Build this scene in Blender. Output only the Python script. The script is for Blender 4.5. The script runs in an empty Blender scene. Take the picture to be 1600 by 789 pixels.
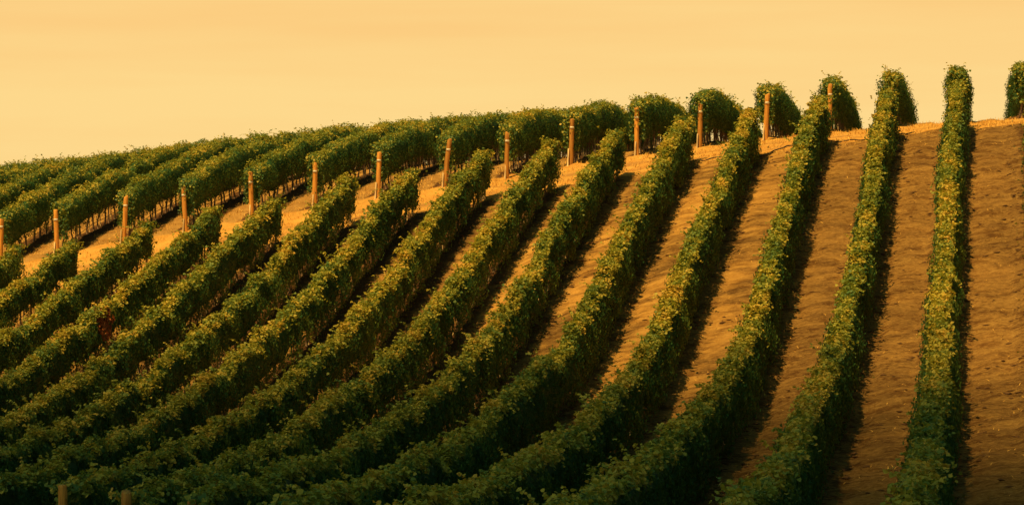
import bpy, math, random
import numpy as np
from mathutils import Vector, Matrix

rng = np.random.default_rng(11)
random.seed(5)
SC = bpy.context.scene
COL = SC.collection
R = math.radians

# ------------------------------------------------------------------ camera
cam_data = bpy.data.cameras.new('camera')
cam = bpy.data.objects.new('camera', cam_data)
COL.objects.link(cam)
cam_data.sensor_width = 36.0
cam_data.lens = 112.5                      # 5000 px over a 1600 px wide frame
cam_data.clip_start = 0.5
cam_data.clip_end = 20000
cam.location = (0, 0, 0)
cam.rotation_euler = (R(90), 0, 0)
SC.camera = cam

# ------------------------------------------------------------------ light
SUN_EL, SUN_A = 61.0, 40.0                 # elevation; azimuth from behind the camera towards the left
to_sun = Vector((-math.sin(R(SUN_A)) * math.cos(R(SUN_EL)), -math.cos(R(SUN_A)) * math.cos(R(SUN_EL)), math.sin(R(SUN_EL))))
sun_data = bpy.data.lights.new('sun', 'SUN')
sun_data.energy = 5.0
sun_data.angle = R(0.6)
sun_data.color = (1.0, 0.60, 0.19)
sun = bpy.data.objects.new('sun', sun_data)
COL.objects.link(sun)
sun.rotation_euler = (-to_sun).to_track_quat('-Z', 'Y').to_euler()

SC.view_settings.view_transform = 'Standard'
SC.view_settings.look = 'None'
SC.view_settings.exposure = 0.30
SC.view_settings.gamma = 1.0
SC.view_settings.use_curve_mapping = False

world = bpy.data.worlds.new('World')
SC.world = world
world.use_nodes = True
wn, wl = world.node_tree.nodes, world.node_tree.links
wn.clear()
w_out = wn.new('ShaderNodeOutputWorld')
w_bg = wn.new('ShaderNodeBackground'); w_bg.inputs['Strength'].default_value = 0.10
w_sky = wn.new('ShaderNodeTexSky'); w_sky.sky_type = 'NISHITA'; w_sky.sun_disc = False
w_sky.sun_elevation = R(SUN_EL)
w_sky.sun_rotation = math.atan2(to_sun.x, to_sun.y)
w_sky.air_density = 1.0; w_sky.dust_density = 3.0
w_tint = wn.new('ShaderNodeMix'); w_tint.data_type = 'RGBA'; w_tint.blend_type = 'MULTIPLY'
w_tint.inputs['Factor'].default_value = 1.0
w_tint.inputs['B'].default_value = (0.21, 0.33, 0.20, 1)     # golden evening air
w_tc = wn.new('ShaderNodeTexCoord')
w_sep = wn.new('ShaderNodeSeparateXYZ')
w_ramp = wn.new('ShaderNodeValToRGB')                        # how golden the haze is, by height above the horizon
cr = w_ramp.color_ramp
cr.elements[0].position = 0.0; cr.elements[0].color = (1, 1, 1, 1)
cr.elements[1].position = 0.22; cr.elements[1].color = (0, 0, 0, 1)
e = cr.elements.new(0.09); e.color = (1, 1, 1, 1)
w_map = wn.new('ShaderNodeMapping'); w_map.inputs['Scale'].default_value = (7, 7, 95)
w_noi = wn.new('ShaderNodeTexNoise'); w_noi.inputs['Scale'].default_value = 1.0; w_noi.inputs['Detail'].default_value = 4
w_hz = wn.new('ShaderNodeValToRGB')                          # pale streaks in the golden haze
w_hz.color_ramp.elements[0].position = 0.28; w_hz.color_ramp.elements[0].color = (0.965, 0.585, 0.205, 1)
w_hz.color_ramp.elements[1].position = 0.72; w_hz.color_ramp.elements[1].color = (0.985, 0.685, 0.262, 1)
w_gain = wn.new('ShaderNodeMix'); w_gain.data_type = 'RGBA'; w_gain.blend_type = 'MULTIPLY'
w_gain.inputs['Factor'].default_value = 1.0
w_gain.inputs['B'].default_value = (8.15, 8.15, 8.15, 1)
w_mix = wn.new('ShaderNodeMix'); w_mix.data_type = 'RGBA'
wl.new(w_tc.outputs['Generated'], w_sep.inputs[0])
wl.new(w_sep.outputs['Z'], w_ramp.inputs[0])
wl.new(w_tc.outputs['Generated'], w_map.inputs[0]); wl.new(w_map.outputs[0], w_noi.inputs['Vector'])
w_alt = wn.new('ShaderNodeMapRange')                        # deeper orange with height
w_alt.inputs[1].default_value = 0.092; w_alt.inputs[2].default_value = 0.045
w_avg = wn.new('ShaderNodeMix'); w_avg.data_type = 'FLOAT'; w_avg.inputs[0].default_value = 0.42
wl.new(w_sep.outputs['Z'], w_alt.inputs[0])
wl.new(w_noi.outputs[0], w_avg.inputs['A']); wl.new(w_alt.outputs[0], w_avg.inputs['B'])
wl.new(w_avg.outputs['Result'], w_hz.inputs[0])
wl.new(w_hz.outputs[0], w_gain.inputs['A'])
wl.new(w_sky.outputs[0], w_tint.inputs['A'])
wl.new(w_ramp.outputs[0], w_mix.inputs['Factor'])
wl.new(w_tint.outputs['Result'], w_mix.inputs['A'])
wl.new(w_gain.outputs['Result'], w_mix.inputs['B'])
wl.new(w_mix.outputs['Result'], w_bg.inputs['Color'])
wl.new(w_bg.outputs[0], w_out.inputs[0])

# ------------------------------------------------------------------ the lie of the land
# heights in metres on a grid: vine rows (2.7 m apart) by distance (fractions of Z1)
HT = [
[-4.44,-4.29,-4.14,-3.98,-3.79,-3.52,-3.14,-2.61,-1.92,-1.06,-0.04,1.14,2.38,3.61,4.68,5.47,5.89,5.87,5.52,4.93,4.22,3.46,2.75,2.15,1.62,1.15,0.73,0.38,0.11],
[-4.63,-4.48,-4.35,-4.22,-4.06,-3.81,-3.44,-2.92,-2.24,-1.36,-0.31,0.92,2.23,3.54,4.70,5.54,6.01,5.97,5.59,4.96,4.20,3.38,2.64,2.04,1.53,1.05,0.62,0.27,0.02],
[-4.81,-4.68,-4.56,-4.46,-4.31,-4.08,-3.72,-3.21,-2.53,-1.65,-0.58,0.68,2.05,3.41,4.63,5.52,6.00,6.00,5.62,4.97,4.17,3.31,2.54,1.95,1.45,0.97,0.54,0.19,-0.06],
[-4.99,-4.87,-4.77,-4.69,-4.56,-4.34,-3.99,-3.49,-2.81,-1.93,-0.85,0.43,1.83,3.25,4.50,5.43,5.93,5.97,5.61,4.97,4.15,3.27,2.48,1.89,1.39,0.90,0.47,0.13,-0.11],
[-5.17,-5.06,-4.99,-4.92,-4.81,-4.61,-4.27,-3.77,-3.10,-2.22,-1.13,0.17,1.60,3.05,4.34,5.29,5.80,5.89,5.58,4.95,4.13,3.25,2.44,1.84,1.35,0.85,0.41,0.09,-0.13],
[-5.35,-5.25,-5.19,-5.15,-5.07,-4.88,-4.55,-4.06,-3.40,-2.53,-1.44,-0.13,1.34,2.82,4.15,5.14,5.64,5.79,5.53,4.93,4.13,3.25,2.44,1.82,1.31,0.81,0.37,0.06,-0.12],
[-5.52,-5.42,-5.37,-5.36,-5.32,-5.17,-4.84,-4.36,-3.72,-2.87,-1.77,-0.44,1.05,2.57,3.93,4.98,5.47,5.67,5.45,4.90,4.15,3.28,2.45,1.81,1.31,0.81,0.37,0.08,-0.07],
[-5.68,-5.58,-5.53,-5.55,-5.56,-5.45,-5.14,-4.68,-4.07,-3.24,-2.12,-0.77,0.75,2.30,3.66,4.76,5.29,5.51,5.33,4.85,4.18,3.36,2.51,1.86,1.34,0.87,0.44,0.15,0.06],
[-5.85,-5.74,-5.67,-5.70,-5.77,-5.73,-5.48,-5.05,-4.46,-3.63,-2.48,-1.08,0.47,2.02,3.35,4.45,5.06,5.31,5.16,4.78,4.22,3.48,2.62,1.99,1.49,1.05,0.65,0.34,0.30],
[-6.03,-5.90,-5.81,-5.82,-5.92,-5.98,-5.80,-5.43,-4.86,-4.04,-2.85,-1.37,0.20,1.69,2.98,4.09,4.80,5.07,4.98,4.69,4.25,3.60,2.83,2.26,1.79,1.43,1.05,0.73,0.72],
[-6.23,-6.09,-5.98,-5.96,-6.06,-6.18,-6.07,-5.72,-5.18,-4.40,-3.25,-1.80,-0.25,1.20,2.49,3.68,4.51,4.84,4.82,4.62,4.28,3.76,3.15,2.72,2.31,2.04,1.72,1.37,1.34],
[-6.45,-6.31,-6.21,-6.17,-6.24,-6.36,-6.30,-5.98,-5.49,-4.76,-3.71,-2.39,-0.89,0.59,1.97,3.25,4.17,4.60,4.68,4.57,4.37,4.05,3.68,3.37,3.10,2.85,2.60,2.36,2.14],
[-6.70,-6.57,-6.47,-6.44,-6.49,-6.58,-6.56,-6.31,-5.86,-5.18,-4.23,-3.03,-1.57,-0.05,1.43,2.79,3.75,4.30,4.51,4.53,4.47,4.36,4.20,4.01,3.89,3.64,3.47,3.34,2.94],
[-6.97,-6.85,-6.77,-6.74,-6.78,-6.84,-6.82,-6.62,-6.23,-5.61,-4.73,-3.60,-2.20,-0.68,0.87,2.29,3.31,3.98,4.33,4.48,4.55,4.56,4.53,4.44,4.38,4.22,4.11,3.96,3.55],
[-7.25,-7.14,-7.08,-7.06,-7.08,-7.11,-7.06,-6.87,-6.53,-5.98,-5.17,-4.08,-2.75,-1.24,0.34,1.80,2.89,3.65,4.13,4.40,4.55,4.63,4.66,4.64,4.61,4.54,4.46,4.32,3.93],
[-7.53,-7.45,-7.39,-7.37,-7.38,-7.38,-7.31,-7.12,-6.82,-6.33,-5.57,-4.53,-3.25,-1.75,-0.19,1.29,2.44,3.32,3.91,4.27,4.47,4.58,4.63,4.64,4.63,4.63,4.59,4.45,4.12],
[-7.83,-7.75,-7.70,-7.68,-7.67,-7.65,-7.57,-7.40,-7.13,-6.69,-5.98,-5.00,-3.76,-2.28,-0.76,0.70,1.97,2.97,3.65,4.09,4.33,4.45,4.49,4.51,4.52,4.56,4.55,4.43,4.16],
[-8.11,-8.05,-8.00,-7.98,-7.96,-7.93,-7.84,-7.69,-7.43,-7.02,-6.37,-5.45,-4.23,-2.82,-1.35,0.10,1.48,2.57,3.35,3.86,4.14,4.26,4.30,4.33,4.36,4.41,4.41,4.31,4.10],
[-8.40,-8.33,-8.29,-8.26,-8.24,-8.19,-8.10,-7.95,-7.69,-7.29,-6.68,-5.82,-4.67,-3.37,-1.95,-0.46,0.99,2.14,3.01,3.60,3.91,4.04,4.08,4.12,4.16,4.21,4.22,4.14,3.97],
[-8.67,-8.61,-8.57,-8.53,-8.49,-8.44,-8.34,-8.18,-7.92,-7.52,-6.93,-6.12,-5.08,-3.89,-2.54,-1.02,0.52,1.69,2.65,3.31,3.66,3.80,3.85,3.90,3.95,3.99,3.99,3.93,3.80],
[-8.93,-8.87,-8.82,-8.78,-8.73,-8.66,-8.55,-8.38,-8.11,-7.70,-7.13,-6.37,-5.41,-4.31,-3.04,-1.56,0.00,1.19,2.26,3.00,3.38,3.54,3.61,3.67,3.72,3.75,3.75,3.70,3.60],
[-9.18,-9.12,-9.06,-9.01,-8.95,-8.86,-8.74,-8.55,-8.26,-7.85,-7.29,-6.56,-5.67,-4.62,-3.40,-2.01,-0.56,0.68,1.84,2.65,3.08,3.28,3.38,3.44,3.49,3.51,3.51,3.46,3.39],
[-9.41,-9.34,-9.28,-9.22,-9.14,-9.04,-8.90,-8.68,-8.39,-7.97,-7.42,-6.71,-5.85,-4.84,-3.68,-2.37,-1.04,0.20,1.39,2.25,2.75,3.01,3.14,3.21,3.25,3.27,3.27,3.23,3.18],
[-9.62,-9.55,-9.48,-9.41,-9.32,-9.19,-9.03,-8.80,-8.48,-8.06,-7.50,-6.81,-5.98,-5.00,-3.88,-2.66,-1.40,-0.19,0.96,1.86,2.42,2.74,2.91,2.99,3.02,3.04,3.03,3.01,2.96],
[-9.83,-9.75,-9.67,-9.57,-9.47,-9.32,-9.14,-8.89,-8.55,-8.12,-7.56,-6.88,-6.06,-5.11,-4.04,-2.88,-1.68,-0.51,0.59,1.48,2.09,2.47,2.68,2.76,2.79,2.80,2.80,2.79,2.75],
[-10.01,-9.92,-9.83,-9.72,-9.60,-9.43,-9.23,-8.96,-8.60,-8.16,-7.60,-6.92,-6.12,-5.20,-4.17,-3.05,-1.91,-0.78,0.27,1.15,1.79,2.21,2.44,2.54,2.57,2.58,2.58,2.57,2.54],
[-10.18,-10.08,-9.97,-9.85,-9.71,-9.53,-9.30,-9.01,-8.64,-8.18,-7.62,-6.94,-6.15,-5.26,-4.26,-3.19,-2.09,-1.01,-0.00,0.86,1.52,1.97,2.23,2.33,2.35,2.35,2.35,2.34,2.32],
[-10.34,-10.23,-10.10,-9.97,-9.80,-9.60,-9.35,-9.04,-8.66,-8.19,-7.62,-6.95,-6.17,-5.30,-4.34,-3.31,-2.26,-1.22,-0.24,0.60,1.28,1.76,2.04,2.14,2.15,2.14,2.13,2.12,2.10],
[-10.48,-10.36,-10.22,-10.07,-9.88,-9.66,-9.40,-9.07,-8.67,-8.19,-7.62,-6.95,-6.19,-5.33,-4.40,-3.41,-2.40,-1.40,-0.46,0.37,1.06,1.57,1.88,1.97,1.95,1.94,1.92,1.90,1.89],
[-10.61,-10.47,-10.32,-10.15,-9.95,-9.71,-9.43,-9.08,-8.67,-8.18,-7.61,-6.94,-6.19,-5.36,-4.46,-3.51,-2.54,-1.58,-0.67,0.15,0.84,1.38,1.70,1.80,1.78,1.75,1.71,1.68,1.68],
[-10.72,-10.58,-10.41,-10.23,-10.01,-9.75,-9.45,-9.09,-8.67,-8.17,-7.60,-6.94,-6.20,-5.39,-4.52,-3.60,-2.67,-1.74,-0.87,-0.07,0.62,1.16,1.50,1.61,1.61,1.57,1.52,1.48,1.49],
[-10.83,-10.67,-10.49,-10.29,-10.06,-9.79,-9.47,-9.10,-8.66,-8.16,-7.58,-6.93,-6.21,-5.42,-4.58,-3.69,-2.80,-1.91,-1.07,-0.30,0.37,0.90,1.25,1.39,1.41,1.38,1.34,1.31,1.32],
[-10.93,-10.76,-10.56,-10.35,-10.10,-9.81,-9.48,-9.10,-8.66,-8.15,-7.58,-6.93,-6.22,-5.46,-4.64,-3.79,-2.93,-2.08,-1.27,-0.53,0.11,0.62,0.97,1.14,1.19,1.19,1.17,1.15,1.16],
]
HT = np.array(HT)
K_MIN, T_MIN, T_STEP = -6, 0.25, 0.05
SP = 2.7                                   # row spacing
Z1 = 5000 * SP / 105.6                     # distance of the upper end of the near block
YAW = 740 / 5000                           # rows run a little to the right of the view axis
K0 = 0.445
T_HEAD0, T_HEAD1 = 1.0, 1.052              # the grassy headland between the two blocks


def cubic(p0, p1, p2, p3, f):
    return p1 + 0.5 * f * (p2 - p0 + f * (2 * p0 - 5 * p1 + 4 * p2 - p3 + f * (3 * (p1 - p2) + p3 - p0)))


def smooth(a, b, x):
    f = np.clip((x - a) / (b - a), 0, 1)
    return f * f * (3 - 2 * f)


def row_of(x, y):
    return -(x - y * YAW) / SP


def height(x, y):
    x = np.asarray(x, float); y = np.asarray(y, float)
    K = row_of(x, y); t = y / Z1
    nK, nT = HT.shape
    fk = np.clip(K - K_MIN, 0, nK - 1.001); ft = np.clip((t - T_MIN) / T_STEP, 0, nT - 1.001)
    ik = fk.astype(int); it = ft.astype(int); fk = fk - ik; ft = ft - it
    cols = []
    for dk in (-1, 0, 1, 2):
        kk = np.clip(ik + dk, 0, nK - 1)
        cols.append(cubic(*[HT[kk, np.clip(it + dt, 0, nT - 1)] for dt in (-1, 0, 1, 2)], ft))
    h = cubic(*cols, fk)
    over = np.maximum(t - 1.6, 0) * Z1      # beyond the crest the land falls away to a plain
    h = h - 30 * (1 - np.exp(-over / 260))
    under = smooth(0.27, 0.14, t)           # in front: a shallow valley, then the bank the camera stands on
    h = h * (1 - under) + (-8.5) * under
    bank = smooth(32, 9, np.hypot(x, y))
    return h * (1 - bank) + (-1.7) * bank


def hash2(ix, iy, seed):
    n = (ix.astype(np.int64) * 374761393 + iy.astype(np.int64) * 668265263 + seed * 974634777) & 0xFFFFFFFF
    n = ((n ^ (n >> 13)) * 1274126177) & 0xFFFFFFFF
    return ((n ^ (n >> 16)) & 0xFFFF) / 65535.0


def noise2(x, y, seed=0):                   # smooth value noise, -1..1
    x = np.asarray(x, float); y = np.asarray(y, float)
    ix = np.floor(x); iy = np.floor(y)
    fx = x - ix; fy = y - iy
    fx = fx * fx * (3 - 2 * fx); fy = fy * fy * (3 - 2 * fy)
    a = hash2(ix, iy, seed); b = hash2(ix + 1, iy, seed); c = hash2(ix, iy + 1, seed); d = hash2(ix + 1, iy + 1, seed)
    return 2 * ((a * (1 - fx) + b * fx) * (1 - fy) + (c * (1 - fx) + d * fx) * fy) - 1


def axis_x(r, y):                           # plan line of vine row r, with a little human wobble
    wob = 0.05 * np.sin(y * 0.11 + r * 2.3) + 0.04 * np.sin(y * 0.27 + r * 5.1)
    return -(K0 + r) * SP + y * YAW + wob + (0.34 if r == -1 else 0.0) * smooth(1.05, 0.98, y / Z1) + (0.15 if 0 <= r <= 4 else 0.0) * smooth(0.60, 0.40, y / Z1)


# ------------------------------------------------------------------ mesh helpers
def make_mesh(name, co, faces4=None, faces3=None, attrs=None, mat=None, smooth_shade=False):
    me = bpy.data.meshes.new(name)
    co = np.asarray(co, np.float32)
    me.vertices.add(len(co)); me.vertices.foreach_set('co', co.ravel())
    idx, start, k = [], [], 0
    if faces4 is not None and len(faces4):
        idx.append(np.asarray(faces4).ravel()); start.append(np.arange(len(faces4)) * 4); k = len(faces4) * 4
    if faces3 is not None and len(faces3):
        idx.append(np.asarray(faces3).ravel()); start.append(k + np.arange(len(faces3)) * 3)
    idx = np.concatenate(idx).astype(np.int32); start = np.concatenate(start).astype(np.int32)
    me.loops.add(len(idx)); me.loops.foreach_set('vertex_index', idx)
    me.polygons.add(len(start)); me.polygons.foreach_set('loop_start', start)
    if smooth_shade:
        me.polygons.foreach_set('use_smooth', np.ones(len(start), bool))
    me.update(calc_edges=True)
    for an, v in (attrs or {}).items():
        a = me.attributes.new(an, 'FLOAT', 'POINT'); a.data.foreach_set('value', np.asarray(v, np.float32))
    if mat:
        me.materials.append(mat)
    return me


def link(name, me, parent=None):
    o = bpy.data.objects.new(name, me)
    COL.objects.link(o)
    if parent:
        o.parent = parent
    return o


def thing(name, label, cat, loc, group=None):
    o = bpy.data.objects.new(name, None); COL.objects.link(o)
    o.empty_display_size = 0.3
    o.location = loc
    o['label'] = label; o['category'] = cat
    if group:
        o['group'] = group
    return o


def tube(path, radii, n=7, twist=0.0, cap=True):
    """a tapered tube along a path: vertices, quads, triangles"""
    path = np.asarray(path, float); m = len(path)
    tan = np.gradient(path, axis=0); tan /= np.linalg.norm(tan, axis=1)[:, None]
    ref = np.where(np.abs(tan[:, 2:3]) > 0.8, np.array([[1.0, 0, 0]]), np.array([[0, 0, 1.0]]))
    u = np.cross(tan, ref); u /= np.linalg.norm(u, axis=1)[:, None]
    v = np.cross(tan, u)
    a = np.arange(n) / n * 2 * np.pi + twist
    co = path[:, None] + np.asarray(radii, float).reshape(m, -1)[:, :, None] * (np.cos(a)[None, :, None] * u[:, None] + np.sin(a)[None, :, None] * v[:, None])
    co = co.reshape(-1, 3)
    q = [(i * n + j, i * n + (j + 1) % n, (i + 1) * n + (j + 1) % n, (i + 1) * n + j) for i in range(m - 1) for j in range(n)]
    tri = []
    if cap:
        for base, p in ((0, path[0]), ((m - 1) * n, path[-1])):
            k = len(co); co = np.vstack([co, p])
            tri += [(base + j, base + (j + 1) % n, k) for j in range(n)]
    return co, q, tri


# ------------------------------------------------------------------ materials
def mat_new(name):
    m = bpy.data.materials.new(name); m.use_nodes = True
    nt = m.node_tree; nt.nodes.clear()
    out = nt.nodes.new('ShaderNodeOutputMaterial')
    return m, nt.nodes, nt.links, out


def ramp(nodes, stops):
    n = nodes.new('ShaderNodeValToRGB'); c = n.color_ramp
    c.elements[0].position, c.elements[0].color = stops[0][0], (*stops[0][1], 1)
    c.elements[1].position, c.elements[1].color = stops[-1][0], (*stops[-1][1], 1)
    for p, col in stops[1:-1]:
        e = c.elements.new(p); e.color = (*col, 1)
    return n


def leaf_material(name, stops, trans=(0.45, 0.45, 0.03), tf=0.33):
    m, N, L, out = mat_new(name)
    at = N.new('ShaderNodeAttribute'); at.attribute_name = 'leafvar'
    rp = ramp(N, stops)
    L.new(at.outputs['Fac'], rp.inputs[0])
    bs = N.new('ShaderNodeBsdfPrincipled')
    bs.inputs['Roughness'].default_value = 0.55
    bs.inputs['Specular IOR Level'].default_value = 0.3
    L.new(rp.outputs[0], bs.inputs['Base Color'])
    tr = N.new('ShaderNodeBsdfTranslucent')
    mx = N.new('ShaderNodeMix'); mx.data_type = 'RGBA'; mx.inputs['Factor'].default_value = 0.5
    mx.inputs['B'].default_value = (*trans, 1)
    L.new(rp.outputs[0], mx.inputs['A']); L.new(mx.outputs['Result'], tr.inputs['Color'])
    ms = N.new('ShaderNodeMixShader'); ms.inputs[0].default_value = tf
    L.new(bs.outputs[0], ms.inputs[1]); L.new(tr.outputs[0], ms.inputs[2])
    L.new(ms.outputs[0], out.inputs[0])
    return m


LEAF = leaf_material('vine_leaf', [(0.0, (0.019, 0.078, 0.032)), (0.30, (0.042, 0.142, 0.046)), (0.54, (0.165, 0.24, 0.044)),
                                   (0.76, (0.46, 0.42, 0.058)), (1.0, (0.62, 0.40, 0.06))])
REDLEAF = leaf_material('red_vine_leaf', [(0.0, (0.34, 0.10, 0.03)), (1.0, (0.72, 0.26, 0.06))], trans=(0.3, 0.08, 0.02))
WEED = leaf_material('weed_leaf', [(0.0, (0.03, 0.05, 0.015)), (0.6, (0.07, 0.085, 0.025)), (1.0, (0.20, 0.13, 0.04))])


def wood_material(name, c0, c1, scale=18.0):
    m, N, L, out = mat_new(name)
    tc = N.new('ShaderNodeTexCoord'); mp = N.new('ShaderNodeMapping'); mp.inputs['Scale'].default_value = (scale, scale, scale * 0.08)
    nz = N.new('ShaderNodeTexNoise'); nz.inputs['Scale'].default_value = 1.0; nz.inputs['Detail'].default_value = 6
    oi = N.new('ShaderNodeObjectInfo')
    ad = N.new('ShaderNodeVectorMath'); ad.operation = 'ADD'
    L.new(tc.outputs['Object'], mp.inputs[0]); L.new(mp.outputs[0], ad.inputs[0]); L.new(oi.outputs['Random'], ad.inputs[1])
    L.new(ad.outputs[0], nz.inputs['Vector'])
    rp = ramp(N, [(0.3, c0), (0.7, c1)])
    L.new(nz.outputs[0], rp.inputs[0])
    hv = N.new('ShaderNodeHueSaturation')
    mr = N.new('ShaderNodeMapRange'); mr.inputs['To Min'].default_value = 0.68; mr.inputs['To Max'].default_value = 1.18
    L.new(oi.outputs['Random'], mr.inputs[0]); L.new(mr.outputs[0], hv.inputs['Value'])
    L.new(rp.outputs[0], hv.inputs['Color'])
    bs = N.new('ShaderNodeBsdfPrincipled'); bs.inputs['Roughness'].default_value = 0.8
    L.new(hv.outputs[0], bs.inputs['Base Color'])
    bp = N.new('ShaderNodeBump'); bp.inputs['Strength'].default_value = 0.5; bp.inputs['Distance'].default_value = 0.01
    L.new(nz.outputs[0], bp.inputs['Height']); L.new(bp.outputs[0], bs.inputs['Normal'])
    L.new(bs.outputs[0], out.inputs[0])
    return m


POST = wood_material('weathered_post_wood', (0.36, 0.150, 0.024), (0.76, 0.39, 0.065))
STAKE = wood_material('pale_stake_wood', (0.42, 0.30, 0.14), (0.72, 0.56, 0.30), 30)
BARK = wood_material('vine_bark', (0.10, 0.065, 0.04), (0.24, 0.17, 0.11), 40)


def flat_material(name, col, rough=0.6, metal=0.0):
    m, N, L, out = mat_new(name)
    bs = N.new('ShaderNodeBsdfPrincipled')
    nz = N.new('ShaderNodeTexNoise'); nz.inputs['Scale'].default_value = 30
    rp = ramp(N, [(0.3, tuple(c * 0.8 for c in col)), (0.7, col)])
    L.new(nz.outputs[0], rp.inputs[0]); L.new(rp.outputs[0], bs.inputs['Base Color'])
    bs.inputs['Roughness'].default_value = rough; bs.inputs['Metallic'].default_value = metal
    L.new(bs.outputs[0], out.inputs[0])
    return m


TAG = flat_material('white_tag', (0.66, 0.60, 0.48), 0.4)
HOSE = flat_material('black_hose', (0.03, 0.028, 0.025), 0.6)
STRAW = flat_material('dry_straw', (0.80, 0.49, 0.105), 0.9)
CLOD = flat_material('dry_clod', (0.12, 0.060, 0.022), 0.95)  # colour darkened to stand in for shadows the small bumps don't cast
SHADE_PUFFM = flat_material('shade_puff_matte', (0.8, 0.8, 0.8), 1.0)  # for the added puffs that shade the lower slope


def ground_material():
    m, N, L, out = mat_new('hillside_soil')
    def attr(n):
        a = N.new('ShaderNodeAttribute'); a.attribute_name = n; return a.outputs['Fac']
    def noise(scale, detail=5, vec=None, rough=0.6):
        n = N.new('ShaderNodeTexNoise'); n.inputs['Scale'].default_value = scale; n.inputs['Detail'].default_value = detail
        n.inputs['Roughness'].default_value = rough
        L.new(vec, n.inputs['Vector']); return n.outputs[0]
    def mixc(f, a, b):
        n = N.new('ShaderNodeMix'); n.data_type = 'RGBA'
        for s, v in (('Factor', f), ('A', a), ('B', b)):
            if isinstance(v, tuple): n.inputs[s].default_value = (*v, 1)
            elif isinstance(v, float): n.inputs[s].default_value = v
            else: L.new(v, n.inputs[s])
        return n.outputs['Result']
    def mrange(x, a, b, c=0.0, d=1.0):
        n = N.new('ShaderNodeMapRange'); n.interpolation_type = 'SMOOTHSTEP'
        L.new(x, n.inputs[0])
        for i, v in ((1, a), (2, b), (3, c), (4, d)): n.inputs[i].default_value = v
        return n.outputs[0]
    def addm(a, b, op='ADD', k=None):
        n = N.new('ShaderNodeMath'); n.operation = op
        L.new(a, n.inputs[0])
        if k is None: L.new(b, n.inputs[1])
        else: n.inputs[1].default_value = k
        return n.outputs[0]
    tc = N.new('ShaderNodeTexCoord'); P = tc.outputs['Object']
    mp = N.new('ShaderNodeMapping'); mp.inputs['Scale'].default_value = (0.55, 1.0, 1.0); L.new(P, mp.inputs[0]); PS = mp.outputs[0]
    fine = noise(11.0, 8, PS, 0.80); mid = noise(1.6, 5, PS); big = noise(0.16, 3, P)
    soil = ramp(N, [(0.40, (0.09, 0.045, 0.014)), (0.50, (0.24, 0.140, 0.042)), (0.62, (0.45, 0.285, 0.088))]); L.new(fine, soil.inputs[0])
    soil2 = ramp(N, [(0.35, (0.17, 0.092, 0.030)), (0.65, (0.37, 0.235, 0.075))]); L.new(mid, soil2.inputs[0])
    c_soil = mixc(0.38, soil.outputs[0], soil2.outputs[0])
    straw = ramp(N, [(0.28, (0.46, 0.25, 0.07)), (0.5, (0.72, 0.40, 0.085)), (0.72, (0.84, 0.54, 0.13))]); L.new(fine, straw.inputs[0])
    strw2 = ramp(N, [(0.35, (0.56, 0.26, 0.055)), (0.65, (0.82, 0.52, 0.14))]); L.new(mid, strw2.inputs[0])
    c_straw = mixc(0.5, straw.outputs[0], strw2.outputs[0])
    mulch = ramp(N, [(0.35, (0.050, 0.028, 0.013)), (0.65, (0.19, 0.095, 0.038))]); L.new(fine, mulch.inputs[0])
    far = ramp(N, [(0.3, (0.20, 0.12, 0.045)), (0.7, (0.42, 0.27, 0.105))]); L.new(mid, far.inputs[0])
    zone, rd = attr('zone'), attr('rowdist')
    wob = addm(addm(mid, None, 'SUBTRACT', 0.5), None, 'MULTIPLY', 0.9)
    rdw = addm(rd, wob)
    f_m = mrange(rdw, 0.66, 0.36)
    mp2 = N.new('ShaderNodeMapping'); mp2.inputs['Scale'].default_value = (1.3, 1.9, 1.0); L.new(P, mp2.inputs[0])
    scuff = noise(1.0, 8, mp2.outputs[0], 0.8)
    c_soil = mixc(addm(mrange(scuff, 0.525, 0.56), None, 'MULTIPLY', 0.80), c_soil, (0.105, 0.048, 0.014))
    lane_f = addm(attr('lane'), mrange(addm(addm(mid, big), None, 'MULTIPLY', 0.5), 0.40, 0.58), 'MULTIPLY')
    c_soil = mixc(lane_f, c_soil, c_straw)
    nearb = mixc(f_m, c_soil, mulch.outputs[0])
    c_straw = mixc(addm(addm(attr('track'), mrange(mid, 0.25, 0.55), 'MULTIPLY'), None, 'MULTIPLY', 0.9), c_straw, (0.42, 0.225, 0.070))
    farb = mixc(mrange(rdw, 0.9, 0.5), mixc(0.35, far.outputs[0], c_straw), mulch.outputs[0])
    zw = addm(zone, addm(addm(mid, None, 'SUBTRACT', 0.5), None, 'MULTIPLY', 0.5))
    c = mixc(mrange(zw, 0.4, 0.6), nearb, c_straw)
    c = mixc(mrange(zw, 1.4, 1.6), c, farb)
    bs = N.new('ShaderNodeBsdfPrincipled'); bs.inputs['Roughness'].default_value = 0.95; bs.inputs['Specular IOR Level'].default_value = 0.1
    hv = N.new('ShaderNodeHueSaturation'); L.new(c, hv.inputs['Color']); L.new(mrange(big, 0.3, 0.7, 0.85, 1.12), hv.inputs['Value'])
    L.new(hv.outputs[0], bs.inputs['Base Color'])
    bp = N.new('ShaderNodeBump'); bp.inputs['Strength'].default_value = 1.0; bp.inputs['Distance'].default_value = 0.11
    L.new(addm(fine, mid), bp.inputs['Height']); L.new(bp.outputs[0], bs.inputs['Normal'])
    L.new(bs.outputs[0], out.inputs[0])
    return m


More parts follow.
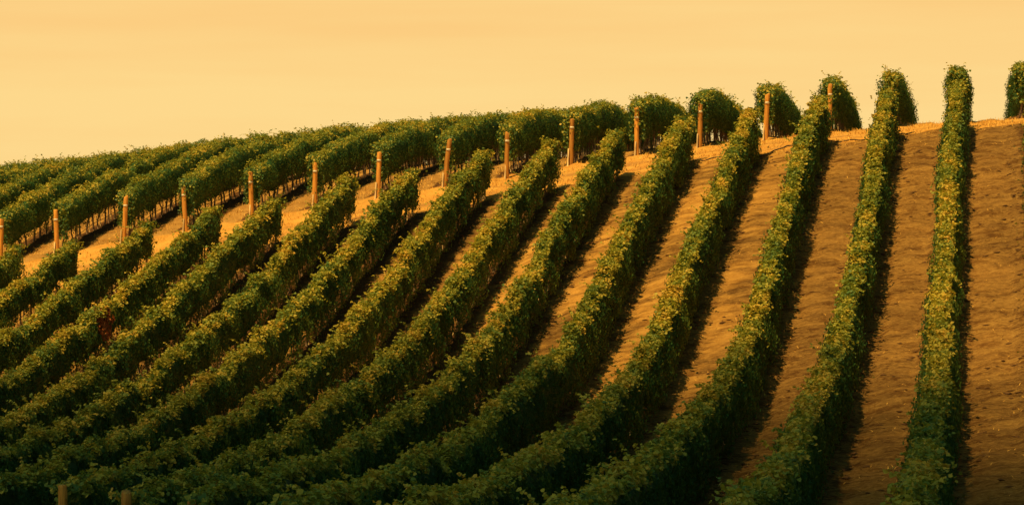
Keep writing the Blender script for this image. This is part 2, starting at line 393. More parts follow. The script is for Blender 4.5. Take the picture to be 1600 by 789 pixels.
# ------------------------------------------------------------------ the ground: one sheet out to the horizon
xs = np.concatenate([-np.geomspace(6000, 62, 26), np.arange(-60, -48, 1.0), np.arange(-48, 26, 0.16), np.arange(26, 40, 1.0), np.geomspace(41, 6000, 26)])
ys = np.concatenate([-np.geomspace(3000, 6, 22), np.arange(-5, 40, 1.5), np.arange(40, 165, 0.22), np.arange(165, 215, 2.0), np.geomspace(216, 9000, 26)])
GX, GY = np.meshgrid(xs, ys, indexing='ij')
GZ = height(GX, GY)
gk = row_of(GX, GY) - K0
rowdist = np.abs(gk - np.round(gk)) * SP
gt = GY / Z1
live = smooth(38, 44, GY) * smooth(215, 200, GY) * smooth(-60, -50, GX) * smooth(40, 28, GX)
rough = 0.060 * noise2(GX / 0.9, GY / 0.45, 1) + 0.050 * noise2(GX / 0.45, GY / 0.3, 2) + 0.05 * noise2(GX / 2.5, GY / 1.6, 3)
berm = 0.10 * np.exp(-(rowdist / 0.45) ** 2)
ruts = -0.05 * np.exp(-((rowdist - 0.80) / 0.16) ** 2)
in_rows = 1 - smooth(0.99, 1.005, gt) * smooth(1.062, 1.045, gt)
GZ = GZ + live * (rough + in_rows * (berm + ruts))
lane = np.interp(gk, [-1, 1.5, 3, 6.5, 8, 14], [0.12, 0.16, 0.60, 0.74, 0.45, 0.35]) * smooth(0.45, 0.9, rowdist)
tc = (gt - 1.0) * Z1
track = np.maximum(np.exp(-((tc - 1.6 - 0.25 * noise2(GX / 6, 0 * GX, 5)) / 0.38) ** 2), np.exp(-((tc - 3.3 - 0.25 * noise2(GX / 6, 0 * GX, 5)) / 0.38) ** 2))
GZ = GZ - live * 0.06 * track
zone = smooth(0.985, 1.012, gt) + smooth(1.042, 1.07, gt)
nx, ny = len(xs), len(ys)
ii = (np.arange(nx - 1)[:, None] * ny + np.arange(ny - 1)[None]).ravel()
gf = np.stack([ii, ii + ny, ii + ny + 1, ii + 1], 1)
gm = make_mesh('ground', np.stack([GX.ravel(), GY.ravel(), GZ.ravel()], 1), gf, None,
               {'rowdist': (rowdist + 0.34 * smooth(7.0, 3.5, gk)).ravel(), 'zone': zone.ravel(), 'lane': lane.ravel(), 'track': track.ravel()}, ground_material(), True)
ground = link('ground', gm); ground['kind'] = 'structure'


def ground_z(x, y):
    x = np.asarray(x, float); y = np.asarray(y, float)
    k = row_of(x, y) - K0; rd = np.abs(k - np.round(k)) * SP; t = y / Z1
    ir = 1 - smooth(0.99, 1.005, t) * smooth(1.062, 1.045, t)
    return height(x, y) + 0.060 * noise2(x / 0.9, y / 0.45, 1) + 0.050 * noise2(x / 0.45, y / 0.3, 2) + 0.05 * noise2(x / 2.5, y / 1.6, 3) \
        + ir * (0.10 * np.exp(-(rd / 0.45) ** 2) - 0.05 * np.exp(-((rd - 0.80) / 0.16) ** 2))


# ------------------------------------------------------------------ leaves
def leaves(P, Nn, T, size, six=True):
    """leaf blades at P with normal Nn and tip direction T: vertices and quads"""
    Nn = Nn / np.linalg.norm(Nn, axis=1)[:, None]
    T = T - Nn * (T * Nn).sum(1)[:, None]
    T = T / np.maximum(np.linalg.norm(T, axis=1)[:, None], 1e-6)
    B = np.cross(Nn, T)
    s = size[:, None]; n = len(P)
    fold = (0.10 + 0.16 * rng.random(n))[:, None] * rng.choice([1, 1, -0.6], n)[:, None]
    bend = (0.25 * rng.random(n))[:, None]
    if six:
        w1 = (0.50 + 0.12 * rng.random(n))[:, None]; w2 = (0.36 + 0.14 * rng.random(n))[:, None]
        V = np.stack([P, P + s * (0.14 * T + w1 * B + fold * Nn), P + s * (0.68 * T + w2 * B + (fold * 0.8 - bend * 0.3) * Nn),
                      P + s * (1.0 * T - bend * Nn), P + s * (0.68 * T - w2 * B + (fold * 0.8 - bend * 0.3) * Nn), P + s * (0.14 * T - w1 * B + fold * Nn)], 1)
        k = np.arange(n)[:, None] * 6
        F = np.concatenate([k + np.array([[0, 1, 2, 3]]), k + np.array([[0, 3, 4, 5]])])
        return V.reshape(-1, 3), F, 6
    V = np.stack([P, P + s * (0.45 * T + 0.52 * B + fold * Nn), P + s * (1.0 * T - bend * Nn), P + s * (0.45 * T - 0.52 * B + fold * Nn)], 1)
    k = np.arange(n)[:, None] * 4
    return V.reshape(-1, 3), k + np.array([[0, 1, 2, 3]]), 4


class Row:
    """a trellised row: local frame along / across / up that follows the ground"""
    def __init__(self, r, y0, y1, far):
        self.r, self.y0, self.y1, self.far = r, y0, y1, far
        self.L = (y1 - y0) * math.hypot(1, YAW)
        self.d = np.array([YAW, 1.0]) / math.hypot(1, YAW)
        self.n = np.array([self.d[1], -self.d[0]])        # across, to the right
        self.top = (2.24 if r < 7 else 2.18) if far else 1.86
        self.base = 0.70 if far else (0.24 if r <= 4 else 0.34 if r == 5 else 0.46)
        self.half = (0.34 if r <= 2 else 0.40) if far else 0.25
        self.seed = r * 7 + (1000 if far else 0)

    def point(self, s, l, h):
        y = self.y0 + s / math.hypot(1, YAW)
        x = axis_x(self.r, y)
        z = height(x, y)
        return np.stack([x + self.n[0] * l, y + self.n[1] * l, z + h], 1)

    def vec(self, a, l, u):
        return np.stack([self.d[0] * a + self.n[0] * l, self.d[1] * a + self.n[1] * l, u], 1)

    def ends(self, s):                       # the canopy rounds off at both ends
        e = np.minimum(s, self.L - s)
        return np.clip(e / (0.16 if self.far else 0.95), 0, 1) ** 0.5

    def top_at(self, s):
        q = self.seed
        return self.top - 0.22 * (1 - self.ends(s)) + (0.16 if self.far else 0.17) * noise2(s / 1.1, 0 * s + 3.3, q) + (0.10 if self.far else 0.12) * noise2(s / 0.45, 0 * s, q + 1) - 0.55 * np.clip(noise2(s / 1.15, 0 * s + 9.1, q + 20) - 0.45, 0, 1)

    def base_at(self, s):
        return self.base + 0.22 * noise2(s / 1.3, 0 * s, q + 2 if (q := self.seed) else 2) + 0.10 * noise2(s / 0.4, 0 * s, self.seed + 3)

    def half_at(self, s, h, side):
        q = self.seed + 11 + np.where(np.asarray(side) > 0, 50, 0)
        f = (h - self.base) / (self.top - self.base)
        prof = 1.32 - 0.62 * np.clip(f, 0, 1) ** 1.3 if not self.far else 0.72 + 0.45 * np.sin(np.clip(f * 1.05, 0, 1) * math.pi * 0.72)
        lump = 0.17 * noise2(s / 0.8, h / 0.8, q) + 0.11 * noise2(s / 0.28, h / 0.5, q + 1)
        return (self.half * prof + lump) * (0.55 + 0.45 * self.ends(s))


def build_foliage(row, dens, six):
    L = row.L; Ps, Ns, Ts, Zs, Vs = [], [], [], [], []

    def put(P, N, T, size, var):
        Ps.append(P); Ns.append(N); Ts.append(T); Zs.append(size); Vs.append(var)
    H = row.top - row.base
    # the leafy sides, leaf colour kept dark like shade, lighter towards the top
    n = int(L * H * 2 * 240 * dens)
    s = rng.random(n) * L; side = rng.choice([-1.0, 1.0], n)
    b = row.base_at(s); tp = row.top_at(s)
    h = b + (tp - b) * rng.random(n) ** 0.9
    depth = rng.random(n) ** 1.5 * 0.20 - 0.06 * (rng.random(n) < 0.15)
    l = side * np.maximum(row.half_at(s, h, side) - depth, 0.03)
    f = np.clip((h - b) / np.maximum(tp - b, 0.1), 0, 1)
    l *= np.clip(1.0 - np.maximum(f - 0.8, 0) * 2.2, 0.5, 1)
    P = row.point(s, l, h)
    N = row.vec(0.45 * rng.normal(size=n), side * 1.0 + 0.25 * rng.normal(size=n), 0.10 + 0.28 * rng.normal(size=n) + 0.35 * np.clip((f - 0.7) / 0.3, 0, 1))
    T = row.vec(0.5 * rng.normal(size=n), side * 0.3, -1.0 + 0.25 * rng.normal(size=n))
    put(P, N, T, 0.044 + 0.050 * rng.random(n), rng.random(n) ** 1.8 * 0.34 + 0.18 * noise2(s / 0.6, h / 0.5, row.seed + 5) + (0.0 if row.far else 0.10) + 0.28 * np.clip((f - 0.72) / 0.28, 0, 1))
    # the top: yellow young leaves, their colour lightened further to look sunlit
    n = int(L * 0.70 * 330 * dens)
    s = rng.random(n) * L; l = (rng.random(n) * 2 - 1) * row.half * 0.92
    tp = row.top_at(s)
    h = tp - 0.35 * (l / row.half) ** 2 * 0.6 + 0.05 * rng.normal(size=n) + 0.09 * noise2(s / 0.26, l / 0.22, row.seed + 6)
    P = row.point(s, l, h)
    N = row.vec(0.55 * rng.normal(size=n), l / row.half * 0.6 + 0.5 * rng.normal(size=n), 1.0 + 0.2 * rng.normal(size=n))
    T = row.vec(rng.normal(size=n), np.sign(l) * 0.5 + rng.normal(size=n) * 0.6, -0.3 + 0.4 * rng.normal(size=n))
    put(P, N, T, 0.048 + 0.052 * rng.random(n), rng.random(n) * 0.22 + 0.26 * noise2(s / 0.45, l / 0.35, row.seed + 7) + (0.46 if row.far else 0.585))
    # canes hanging down the sides: strings of leaves
    m = int(L * (16 if not row.far else 7) * (0.6 + 0.4 * dens)); k = 12
    s0 = rng.random(m) * L; side = rng.choice([-1.0, 1.0], m)
    h0 = row.base + H * (0.45 + 0.55 * rng.random(m)); ln = 0.35 + 0.6 * rng.random(m)
    drift = 0.12 * rng.normal(size=m); bul = 0.04 + 0.10 * rng.random(m); cv = rng.random(m)
    for i in range(k):
        q = (i + 0.6 * rng.random(m)) / k
        h = np.maximum(h0 - q * ln, 0.22 if not row.far else 0.5); s = np.clip(s0 + drift * q, 0, L)
        l = side * (row.half_at(s, h, side) + bul * np.sin(q * 2.6) + 0.03 * rng.normal(size=m))
        N = row.vec(0.4 * rng.normal(size=m), side * 1.0, 0.12 + 0.28 * rng.normal(size=m))
        T = row.vec(0.35 * rng.normal(size=m), side * 0.15, -1.0 + 0 * s)
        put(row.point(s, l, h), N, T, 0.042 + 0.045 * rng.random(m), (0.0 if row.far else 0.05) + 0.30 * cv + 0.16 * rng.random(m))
    # shoots arching off the top, some straight up against the sky
    m = int(L * (8.5 if not row.far else 7)); k = 10
    s0 = rng.random(m) * L; l0 = (rng.random(m) * 2 - 1) * row.half * 0.8
    da = rng.normal(size=m) * 0.5; dl = np.sign(l0) * (0.10 + 0.5 * rng.random(m)); up = 0.35 + 0.55 * rng.random(m) ** 1.5
    ln = 0.25 + 0.55 * rng.random(m) ** 1.4; cv = rng.random(m)
    for i in range(k):
        q = (i + 0.5 * rng.random(m)) / k * ln
        s = np.clip(s0 + da * q, 0, L); l = l0 + dl * q
        h = row.top_at(s) - 0.04 + up * q - 1.5 * q * q * (1.2 - up)
        N = row.vec(0.6 * rng.normal(size=m), 0.6 * rng.normal(size=m), 1.0 + 0 * s)
        T = row.vec(da + 0.7 * rng.normal(size=m), dl + 0.7 * rng.normal(size=m), -0.5 + 0.3 * rng.normal(size=m))
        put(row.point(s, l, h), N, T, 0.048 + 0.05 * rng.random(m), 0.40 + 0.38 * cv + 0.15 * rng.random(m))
    # leaves that close the two ends
    n = int(420 * dens)
    for s_end, sg in ((0.0, -1.0), (L, 1.0)):
        h = row.base + H * rng.random(n); l = (rng.random(n) * 2 - 1) * row.half * 0.85
        s = s_end - sg * (0.02 + 0.18 * rng.random(n))
        put(row.point(s, l, h), row.vec(sg * 1.0 + 0.5 * rng.normal(size=n), 0.6 * rng.normal(size=n), 0.4 + 0.4 * rng.normal(size=n)),
            row.vec(0.2 * rng.normal(size=n), 0.5 * rng.normal(size=n), -1 + 0 * s), 0.07 + 0.05 * rng.random(n), 0.1 + 0.6 * rng.random(n))
        m = int((80 if row.far or sg > 0 else 45) * dens)                     # shoots that reach over and past the end post
        q = rng.random(m); l = 0.16 * rng.normal(size=m) + (0.14 * rng.choice([-1, 1], m))
        s = s_end + sg * (0.38 * q - 0.05); h = row.top + 0.02 - (0.9 if row.far or sg > 0 else 0.22) * q ** 1.6 * rng.random(m) + 0.06 * rng.normal(size=m)
        put(row.point(s, l, h), row.vec(sg * 0.6 + 0.5 * rng.normal(size=m), 0.6 * rng.normal(size=m), 0.7 + 0.3 * rng.normal(size=m)),
            row.vec(sg * 0.4 + 0 * s, 0.5 * rng.normal(size=m), -1 + 0 * s), 0.07 + 0.05 * rng.random(m), 0.25 + 0.6 * rng.random(m))
    P = np.concatenate(Ps); N = np.concatenate(Ns); T = np.concatenate(Ts); Z = np.concatenate(Zs); V = np.concatenate(Vs)
    sv = (P[:, 1] - row.y0)                      # single vines differ in colour
    V = V + 0.16 * noise2(sv / 1.15, 0 * sv + 0.5, row.seed + 31) + 0.10 * noise2(sv / 4.0, 0 * sv + 0.5, row.seed + 32)
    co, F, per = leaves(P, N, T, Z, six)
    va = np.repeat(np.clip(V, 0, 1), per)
    # the tangle of wood and inner leaves that fills the middle of the row
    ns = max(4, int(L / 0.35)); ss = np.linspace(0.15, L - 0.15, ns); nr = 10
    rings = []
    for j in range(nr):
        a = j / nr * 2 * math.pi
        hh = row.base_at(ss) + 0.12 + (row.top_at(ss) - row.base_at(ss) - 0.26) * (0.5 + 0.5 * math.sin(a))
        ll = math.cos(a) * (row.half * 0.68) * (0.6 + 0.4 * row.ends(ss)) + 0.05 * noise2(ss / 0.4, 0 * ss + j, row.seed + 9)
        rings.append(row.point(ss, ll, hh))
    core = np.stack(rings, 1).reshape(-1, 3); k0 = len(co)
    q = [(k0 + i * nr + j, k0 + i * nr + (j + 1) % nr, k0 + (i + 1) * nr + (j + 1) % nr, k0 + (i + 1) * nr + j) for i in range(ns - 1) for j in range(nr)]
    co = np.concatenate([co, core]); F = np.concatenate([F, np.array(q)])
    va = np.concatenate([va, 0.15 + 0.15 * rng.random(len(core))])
    return co, F, va


# trunk and stake shapes, shared by all copies
def trunk_mesh(seed):
    g = np.random.default_rng(seed); m = 6
    z = np.linspace(-0.08, 0.98, m)
    p = np.stack([np.cumsum(g.normal(size=m) * 0.025), np.cumsum(g.normal(size=m) * 0.025), z], 1)
    co, q, t = tube(p, (0.045 - 0.012 * np.linspace(0, 1, m)) * (1 + 0.2 * g.normal(size=m)), 7)
    return make_mesh('vine_trunk', co, q, t, None, BARK, True)


def stake_mesh(seed):
    g = np.random.default_rng(seed)
    dx, dy = g.normal(size=2) * 0.02
    co, q, t = tube([(0, 0, -0.1), (dx * 0.5, dy * 0.5, 0.6), (dx, dy, 1.25)], [0.024, 0.024, 0.022], 6)
    return make_mesh('training_stake', co, q, t, None, STAKE)


TRUNKS = [trunk_mesh(i) for i in range(6)]
STAKES = [stake_mesh(i) for i in range(4)]

# label texts
ORD = ['first', 'second', 'third', 'fourth', 'fifth', 'sixth', 'seventh', 'eighth', 'ninth', 'tenth', 'eleventh', 'twelfth', 'thirteenth',
       'fourteenth', 'fifteenth', 'sixteenth', 'seventeenth', 'eighteenth', 'nineteenth', 'twentieth']


def make_row(r, y0, y1, far, label, group, dens, six):
    row = Row(r, y0, y1, far)
    x0 = float(axis_x(r, np.array(y0))); z0 = float(height(x0, y0))
    t = thing('vine_row', label, 'vine row', (x0, y0, z0), group)
    co, F, va = build_foliage(row, dens, six)
    co = co - np.array([x0, y0, z0])
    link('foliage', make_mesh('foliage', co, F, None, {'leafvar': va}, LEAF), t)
    step = 0.92 if far else 1.15
    n = min(int(row.L / step), 96)
    k = 0
    for i in range(n):
        s = 0.45 + i * step + random.uniform(-0.12, 0.12)
        y = y0 + s / math.hypot(1, YAW); x = float(axis_x(r, np.array(y)))
        o = bpy.data.objects.new('vine_trunk', random.choice(TRUNKS)); COL.objects.link(o); o.parent = t
        o.location = (x - x0, y - y0, float(ground_z(x, y)) - z0)
        o.rotation_euler = (random.uniform(-.06, .06), random.uniform(-.06, .06), random.uniform(0, 6.28))
        if i % 2 == 0:
            xs_, ys_ = x + 0.05, y + 0.30
            o = bpy.data.objects.new('training_stake', random.choice(STAKES)); COL.objects.link(o); o.parent = t
            o.location = (xs_ - x0, ys_ - y0, float(ground_z(xs_, ys_)) - z0)
            o.rotation_euler = (random.uniform(-.05, .05), random.uniform(-.05, .05), random.uniform(0, 6.28))
    if far:                                   # drip line under the canopy
        yy = np.linspace(y0 + 0.2, y1 - 0.2, 24); xx = axis_x(r, yy)
        zz = height(xx, yy) + 0.42 + 0.06 * np.sin(yy * 1.9)
        cc, q, tr = tube(np.stack([xx - x0 + 0.06, yy - y0, zz - z0], 1), np.full(24, 0.013), 5)
        link('drip_line', make_mesh('drip_line', cc, q, tr, None, HOSE), t)
    return t, row


NEAR_LABEL = {
    -2: 'vine row wholly past the right edge of the photo, second beyond it',
    -1: 'vine row at the right edge of the photo, only its shaded flank showing',
    0: 'rightmost near vine row, standing almost upright with a bare tip against the sky',
    1: 'second near vine row from the right, steep with a yellow lit top',
    2: 'third near vine row from the right, bending left at its foot',
    3: 'fourth near vine row from the right, curving to the bottom centre',
    4: 'fifth near vine row from the right, its tip beside a tall shaded hedge',
    5: 'sixth near vine row from the right, long and curving into the dark lower left',
    6: 'near vine row whose lower end wears the second post from the left at the bottom',
    7: 'near vine row whose lower end wears the tagged post at the bottom left',
    8: 'near vine row third below the row with red leaves, reaching the lower left corner',
    9: 'near vine row second below the row with red leaves',
    10: 'near vine row running directly below the red leaved row',
    11: 'near vine row with the patch of red leaves on its flank',
    12: 'short near vine row just above the red leaved row at the left edge',
    13: 'second shortest near vine row, ending in a rounded tip at the upper left',
    14: 'shortest near vine row, a small leafy tip at the left edge',
    15: 'vine row wholly past the left edge of the photo, hardly showing',
}
for r in range(-2, 16):
    t_end = 0.382 + 0.042 * (r - 3)
    if r == 8: t_end = 0.57
    t_frame = 105.6 * (K0 + r) / 1540 - 0.035           # just beyond the left edge
    y0 = max(t_end, t_frame, 0.27) * Z1
    y1 = Z1 * (1.0 + 0.006 * math.sin(r * 3.7))
    if r == -1: y1 = Z1 * 0.93
    if y1 - y0 < 1.0: continue
    if r == -2: y0 = 0.6 * Z1
    dens = 1.0 if r >= 0 else 0.5
    make_row(r, y0, y1, False, NEAR_LABEL[r], 'vine rows of the near block', dens, True)
FAR_LABEL = {}
for r in range(-2, 22):
    k = 15 - r
    if r == 15: lab = 'far vine row behind the headland post cut by the left edge'
    elif 2 <= r <= 14: lab = 'far vine row behind the %s headland post from the left' % ORD[k]
    elif r == 1: lab = 'far vine row on the crest behind the second near row from the right'
    elif r == 0: lab = 'far vine row on the crest hidden behind the rightmost near row'
    elif r == -1: lab = 'far vine row on the crest cut by the right edge of the photo'
    elif r == -2: lab = 'far vine row on the crest past the right edge of the photo'
    else: lab = 'far vine row at upper left, %s uphill of the edge post row' % ORD[r - 16]
    FAR_LABEL[r] = lab
    t_frame = 105.6 * (K0 + r) / 1540 - 0.02
    y0 = Z1 * max(1.063 if r == 15 else 1.0545, t_frame)
    y1 = Z1 * (1.30 if r < 7 else 1.47)
    if y1 - y0 < 2: continue
    make_row(r, y0, y1, True, lab, 'vine rows of the far block', 0.9 if r < 8 else 0.8, False)

# ------------------------------------------------------------------ the reddened vine in row 11
red_root = [o for o in COL.objects if o.name.startswith('vine_row') and o.get('label') == NEAR_LABEL[11]][0]
rw = Row(11, red_root.location.y, Z1, False)
n = 1100
sc = (0.872 * Z1 - rw.y0) * math.hypot(1, YAW)
s = sc + np.clip(rng.normal(size=n), -2, 2) * 0.30
h = rw.base + (rw.top_at(s) - rw.base) * (0.25 + 0.75 * rng.random(n) ** 0.7)
side = np.where(rng.random(n) < 0.8, 1.0, -1.0)
l = side * (rw.half_at(s, h, side) + 0.02 + 0.07 * rng.random(n)) * np.clip(1 - np.maximum((h - 1.5) / 0.4, 0) * 0.7, 0.2, 1)
co, F, per = leaves(rw.point(s, l, h), rw.vec(0.5 * rng.normal(size=n), side * 0.8, 0.7 + 0.4 * rng.normal(size=n)),
                    rw.vec(0.4 * rng.normal(size=n), side * 0.2, -1 + 0 * s), 0.09 + 0.05 * rng.random(n))
co = co - np.array(red_root.location)
o = link('red_foliage', make_mesh('red_foliage', co, F, None, {'leafvar': np.repeat(rng.random(n), per)}, REDLEAF), red_root)
o['label'] = 'patch of rust red leaves'

# ------------------------------------------------------------------ posts
def post_mesh(seed, hgt, rad):
    g = np.random.default_rng(seed)
    lean = g.normal(size=2) * 0.075
    z = np.array([-0.3, 0.0, 0.35, 0.7, 1.05, 1.4, 1.75, 0.985 * 2.0, 2.0]) * hgt / 2.0
    p = np.stack([lean[0] * z / hgt + 0.006 * g.normal(size=9), lean[1] * z / hgt + 0.006 * g.normal(size=9), z], 1)
    rr = rad * np.array([1.08, 1.06, 1.03, 1.01, 1.0, 0.99, 0.97, 0.95, 0.86])
    co, q, t = tube(p, rr[:, None] * (1 + 0.03 * g.normal(size=(1, 12))), 12)
    return co, q, t, p


def end_post(r, y, label, group, hgt=2.0, rad=0.096, tag=True, brace=True, seed=0, mat=POST, tagz=0.80):
    x = float(axis_x(r, np.array(y))); z = float(ground_z(x, y))
    co, q, t, p = post_mesh(seed, hgt, rad)
    o = link('end_post', make_mesh('end_post', co, q, t, None, mat, False))
    o.location = (x, y, z); o['label'] = label; o['category'] = 'post'; o['group'] = group
    if tag:      # a pale metal wire clip nailed to the front, a strap round the post
        zc = hgt * tagz; pc = np.array([np.interp(zc, p[:, 2], p[:, 0]), np.interp(zc, p[:, 2], p[:, 1])])
        a = np.linspace(R(-140), R(-40), 7); rr = rad * 1.03
        ring = [(pc[0] + math.cos(v) * d, pc[1] + math.sin(v) * d, zz) for zz in (zc - 0.045, zc + 0.045) for d in (rr, rr + 0.014) for v in a]
        k = 7; f = []
        for i in range(6):
            f += [(k + i, k + i + 1, 3 * k + i + 1, 3 * k + i), (i, i + 1, k + i + 1, k + i), (2 * k + i, 3 * k + i, 3 * k + i + 1, 2 * k + i + 1), (i, 2 * k + i, 2 * k + i + 1, i + 1)]
        f += [(0, k, 3 * k, 2 * k), (6, 2 * k + 6, 3 * k + 6, k + 6)]
        link('wire_clip', make_mesh('wire_clip', ring, f, None, None, TAG), o)
    if brace:    # a pale split stake driven in beside the foot
        g = np.random.default_rng(seed + 77)
        bx, by = -rad * (0.5 + 0.6 * g.random()), -rad * 1.15
        co, q, t = tube([(bx - 0.03, by - 0.05, -0.15), (bx, by, 0.28), (bx + 0.012, by + 0.015, 0.52 + 0.16 * g.random())], [0.040, 0.038, 0.032], 6)
        link('foot_stake', make_mesh('foot_stake', co, q, t, None, STAKE), o)
    return o


for r in range(0, 16):
    k = 15 - r
    if r == 15: lab = 'orange lit end post cut by the left edge of the photo'
    elif r == 3: lab = 'orange lit end post with its foot hidden, rightmost post rising clear of the near rows'
    elif r >= 3: lab = 'orange lit end post with white clip, %s from the left along the headland' % ORD[k]
    elif r == 2: lab = 'headland end post showing its tip over the third near row from the right'
    elif r == 1: lab = 'headland end post hidden behind the tip of the second near row from the right'
    elif r == 0: lab = 'headland end post behind the rightmost near row'
    else: lab = 'headland end post at the right edge of the photo'
    end_post(r, Z1 * (1.0605 if r == 15 else T_HEAD1 + 0.0016 * math.sin(r * 5.3)), lab, 'end posts along the headland', seed=100 + r, hgt=1.94 + 0.08 * math.sin(r * 4.1) - (0.25 if r in (0, 1, -1) else 0), tagz=0.80 + 0.02 * math.sin(r * 2.2))
end_post(7, (0.382 + 0.042 * 4) * Z1 - 0.22, 'shaded end post with round white tag at the bottom left', 'end posts at the foot of the near rows', hgt=1.80, rad=0.105, tag=False, brace=False, seed=300)
end_post(6, (0.382 + 0.042 * 3) * Z1 - 0.22, 'shaded end post wrapped in vine shoots, second from the left at the bottom', 'end posts at the foot of the near rows', hgt=1.76, rad=0.105, tag=False, brace=False, seed=301)
end_post(5, (0.382 + 0.042 * 2) * Z1 - 0.06, 'dim end post half buried in leaves, third from the left at the bottom', 'end posts at the foot of the near rows', hgt=1.70, rad=0.09, tag=False, brace=False, seed=302)
# the round tag on the first of them
p7 = [o for o in COL.objects if o.get('label', '').startswith('shaded end post with round')][0]
co, q, t = tube([(0.02, -0.098, 1.50), (0.02, -0.116, 1.50)], [0.05, 0.05], 14)
link('round_tag', make_mesh('round_tag', co, q, t, None, TAG), p7)
# slim stakes under the upper ends of the near rows
for r in range(-1, 15):
    y = Z1 * (1.0 + 0.006 * math.sin(r * 3.7)) + 0.05
    if r == 0: lab = 'slim pale stake under the tip of the rightmost near row'
    elif r == -1: lab = 'slim pale stake past the right edge of the photo'
    elif r == 14: lab = 'slim pale stake under the leafy tip at the left edge'
    else: lab = 'slim pale stake under the upper tip of the %s near row from the right' % ORD[r]
    o = end_post(r, y, lab, 'stakes at the upper tips of the near rows', hgt=1.62, rad=0.045, tag=False, brace=False, seed=400 + r, mat=STAKE)
    o.name = 'end_stake'

# ------------------------------------------------------------------ the hose lying along the headland
ks = np.linspace(4.55, 1.05, 60)
hy = Z1 * (0.998 + 0.006 * np.sin(ks * 3.1) + 0.004 * np.sin(ks * 7.0)); hx = -ks * SP - K0 * 0 + hy * YAW
hz = ground_z(hx, hy) + 0.06
co, q, t = tube(np.stack([hx - hx[0], hy - hy[0], hz - hz[0]], 1), np.full(60, 0.028), 6)
o = link('irrigation_hose', make_mesh('irrigation_hose', co, q, t, None, HOSE, True))
o.location = (hx[0], hy[0], hz[0]); o['label'] = 'thin dark hose lying across the headland between the near row tips'; o['category'] = 'hose'

# ------------------------------------------------------------------ dry grass on the headland and between the far rows
def blades(x, y, hgt, wid, lean):
    n = len(x); z = ground_z(x, y) - 0.01
    a = rng.random(n) * 2 * math.pi; b = rng.random(n) * 2 * math.pi
    dx, dy = np.cos(a) * wid / 2, np.sin(a) * wid / 2
    lx, ly = np.cos(b) * lean, np.sin(b) * lean
    V = np.stack([np.stack([x - dx, y - dy, z], 1), np.stack([x + dx, y + dy, z], 1),
                  np.stack([x + lx * 0.4 + dx * 0.7, y + ly * 0.4 + dy * 0.7, z + hgt * 0.6], 1), np.stack([x + lx * 0.4 - dx * 0.7, y + ly * 0.4 - dy * 0.7, z + hgt * 0.6], 1),
                  np.stack([x + lx, y + ly, z + hgt], 1)], 1)
    k = np.arange(n)[:, None] * 5
    return V.reshape(-1, 3), k + np.array([[0, 1, 2, 3]]), k + np.array([[3, 2, 4]])


n = 42000
K = rng.uniform(-3, 20, n); tt = np.where(rng.random(n) < 0.6, rng.uniform(0.99, 1.085, n), rng.uniform(1.06, 1.28, n))
y = tt * Z1; x = -K * SP + y * YAW
tuft = noise2(x / 0.5, y / 0.4, 77)
rd = np.abs((K - K0) - np.round(K - K0)) * SP
keep = (tuft > -0.25) & ((tt < 1.07) | (rd > 0.5))
x, y, tuft = x[keep], y[keep], tuft[keep]; n = len(x)
co, q, t3 = blades(x, y, (0.03 + 0.11 * rng.random(n) ** 1.7) * (1 + 0.7 * tuft), 0.02 + 0.015 * rng.random(n), 0.03 + 0.10 * rng.random(n))
o = link('dry_grass', make_mesh('dry_grass', co, q, t3, None, STRAW)); o['kind'] = 'stuff'

# straw litter between the near rows
n = 26000
K = rng.uniform(-2, 15, n); tt = rng.uniform(0.36, 0.99, n); y = tt * Z1; x = -K * SP + y * YAW
rd = np.abs((K - K0) - np.round(K - K0)) * SP
keep = (rd > 0.45) & (noise2(x / 0.7, y / 0.5, 78) > 0.0)
x, y = x[keep], y[keep]; n = len(x)
co, q, t3 = blades(x, y, 0.02 + 0.07 * rng.random(n) ** 2, 0.016 + 0.014 * rng.random(n), 0.05 + 0.12 * rng.random(n))
o = link('straw_litter', make_mesh('straw_litter', co, q, t3, None, STRAW)); o['kind'] = 'stuff'

# clods of turned soil
n = 60000
K = rng.uniform(-2, 15, n); tt = rng.uniform(0.36, 0.99, n); y = tt * Z1; x = -K * SP + y * YAW
rd = np.abs((K - K0) - np.round(K - K0)) * SP
pr = np.where(rd < 0.85, 0.9, 0.22) * (0.10 + 0.90 * (noise2(x / 1.6, y / 1.0, 79) > 0.15))
keep = rng.random(n) < pr
x, y = x[keep], y[keep]; n = len(x); z = ground_z(x, y)
dirs = np.array([(1, 0, 0), (0, 1, 0), (-1, 0, 0), (0, -1, 0), (0, 0, 1), (0, 0, -1)], float)
sz = 0.014 + 0.056 * rng.random(n) ** 2.6
V = dirs[None] * (sz[:, None, None] * rng.uniform(0.6, 1.3, (n, 6, 1)) * np.array([1.9, 1.0, 0.6])) + np.stack([x, y, z + sz * 0.25], 1)[:, None]
V[:, :4, 2] += (rng.random((n, 4)) - 0.5) * sz[:, None] * 0.7
tri = np.array([(0, 1, 4), (1, 2, 4), (2, 3, 4), (3, 0, 4), (1, 0, 5), (2, 1, 5), (3, 2, 5), (0, 3, 5)])
F3 = (np.arange(n)[:, None, None] * 6 + tri[None]).reshape(-1, 3)
o = link('soil_clods', make_mesh('soil_clods', V.reshape(-1, 3), None, F3, None, CLOD)); o['kind'] = 'stuff'

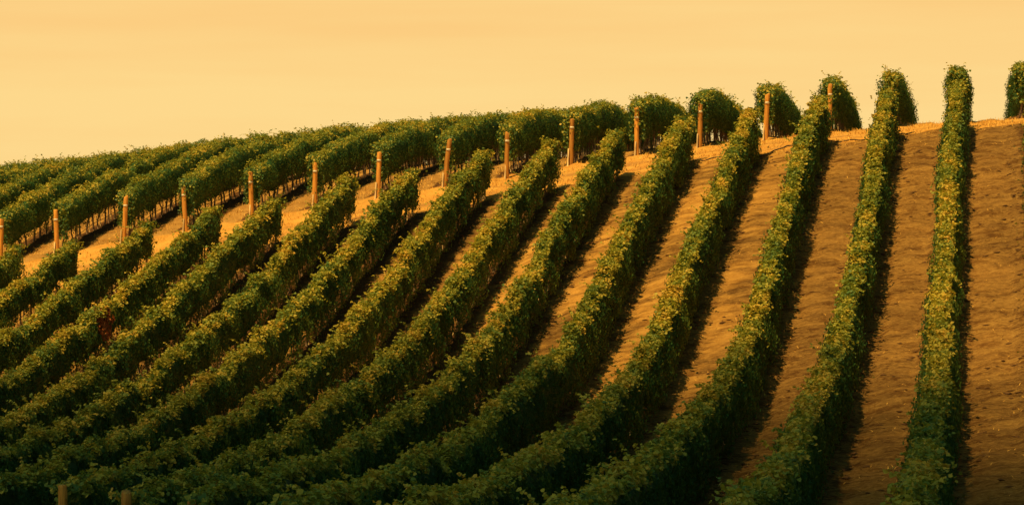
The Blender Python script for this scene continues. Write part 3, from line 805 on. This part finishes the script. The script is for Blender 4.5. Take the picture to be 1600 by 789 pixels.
# weeds and fallen leaves along the foot of the rows
n = 30000
K = rng.uniform(-1.5, 15, n); tt = rng.uniform(0.37, 1.0, n); y = tt * Z1
rr = np.round(K); off = rng.normal(size=n) * 0.26 + 0.12; x = -(K0 + rr) * SP + y * YAW + off
clump = noise2(rr * 7.3 + off / 0.6, y / 0.9, 80)
keep = clump > 0.12
x, y, clump = x[keep], y[keep], clump[keep]; n = len(x)
hh = rng.random(n) * (0.10 + 0.32 * np.clip(clump, 0, 1)); P = np.stack([x, y, ground_z(x, y) + 0.02 + hh], 1)
co, F, per = leaves(P, np.stack([rng.normal(size=n) * 0.6, rng.normal(size=n) * 0.6, 0.9 + 0 * x], 1), rng.normal(size=(n, 3)), 0.05 + 0.06 * rng.random(n), False)
o = link('weeds', make_mesh('weeds', co, F, None, {'leafvar': np.repeat(rng.random(n), per)}, WEED)); o['kind'] = 'stuff'

# ------------------------------------------------------------------ opaque puffs added unseen behind the camera to darken the foot of the slope
SHADE_PUFF_Z = 800.0
n = 20000
g3 = 1.2207440846057596                   # evenly spread points, so that the edge thins out smoothly
qi = np.arange(1, n + 1)
K = -14 + 40 * ((0.5 + qi / g3) % 1); q = -0.55 + 1.01 * ((0.5 + qi / g3 ** 2) % 1); u3 = (0.5 + qi / g3 ** 3) % 1
tt = 0.355 + 0.019 * (np.clip(K, -2, 14) - 3) + q
trans = 0.24 + 0.76 * smooth(0.0, 0.38, q)
keep = u3 < (-np.log(trans)) / 2.9
K, tt = K[keep], tt[keep]; n = len(K)
gy = tt * Z1; gx = -K * SP + gy * YAW
zz = SHADE_PUFF_Z + rng.normal(size=n) * 22
cx = gx + to_sun.x / to_sun.z * zz; cy = gy + to_sun.y / to_sun.z * zz
import bmesh
bm = bmesh.new(); bmesh.ops.create_icosphere(bm, subdivisions=1, radius=1.0)
iv = np.array([v.co[:] for v in bm.verts]); it_ = np.array([[v.index for v in f.verts] for f in bm.faces]); bm.free()
rad = rng.uniform(1.3, 2.2, n)
V = iv[None] * (rad[:, None, None] * (1 + 0.12 * rng.normal(size=(n, len(iv), 1)))) + np.stack([cx, cy, zz], 1)[:, None]
F3 = (np.arange(n)[:, None, None] * len(iv) + it_[None]).reshape(-1, 3)
o = link('added_shade_puffs', make_mesh('added_shade_puffs', V.reshape(-1, 3), None, F3, None, SHADE_PUFFM, True)); o['kind'] = 'structure'  # out of view, added only for the shade it casts
print('puffs', n)
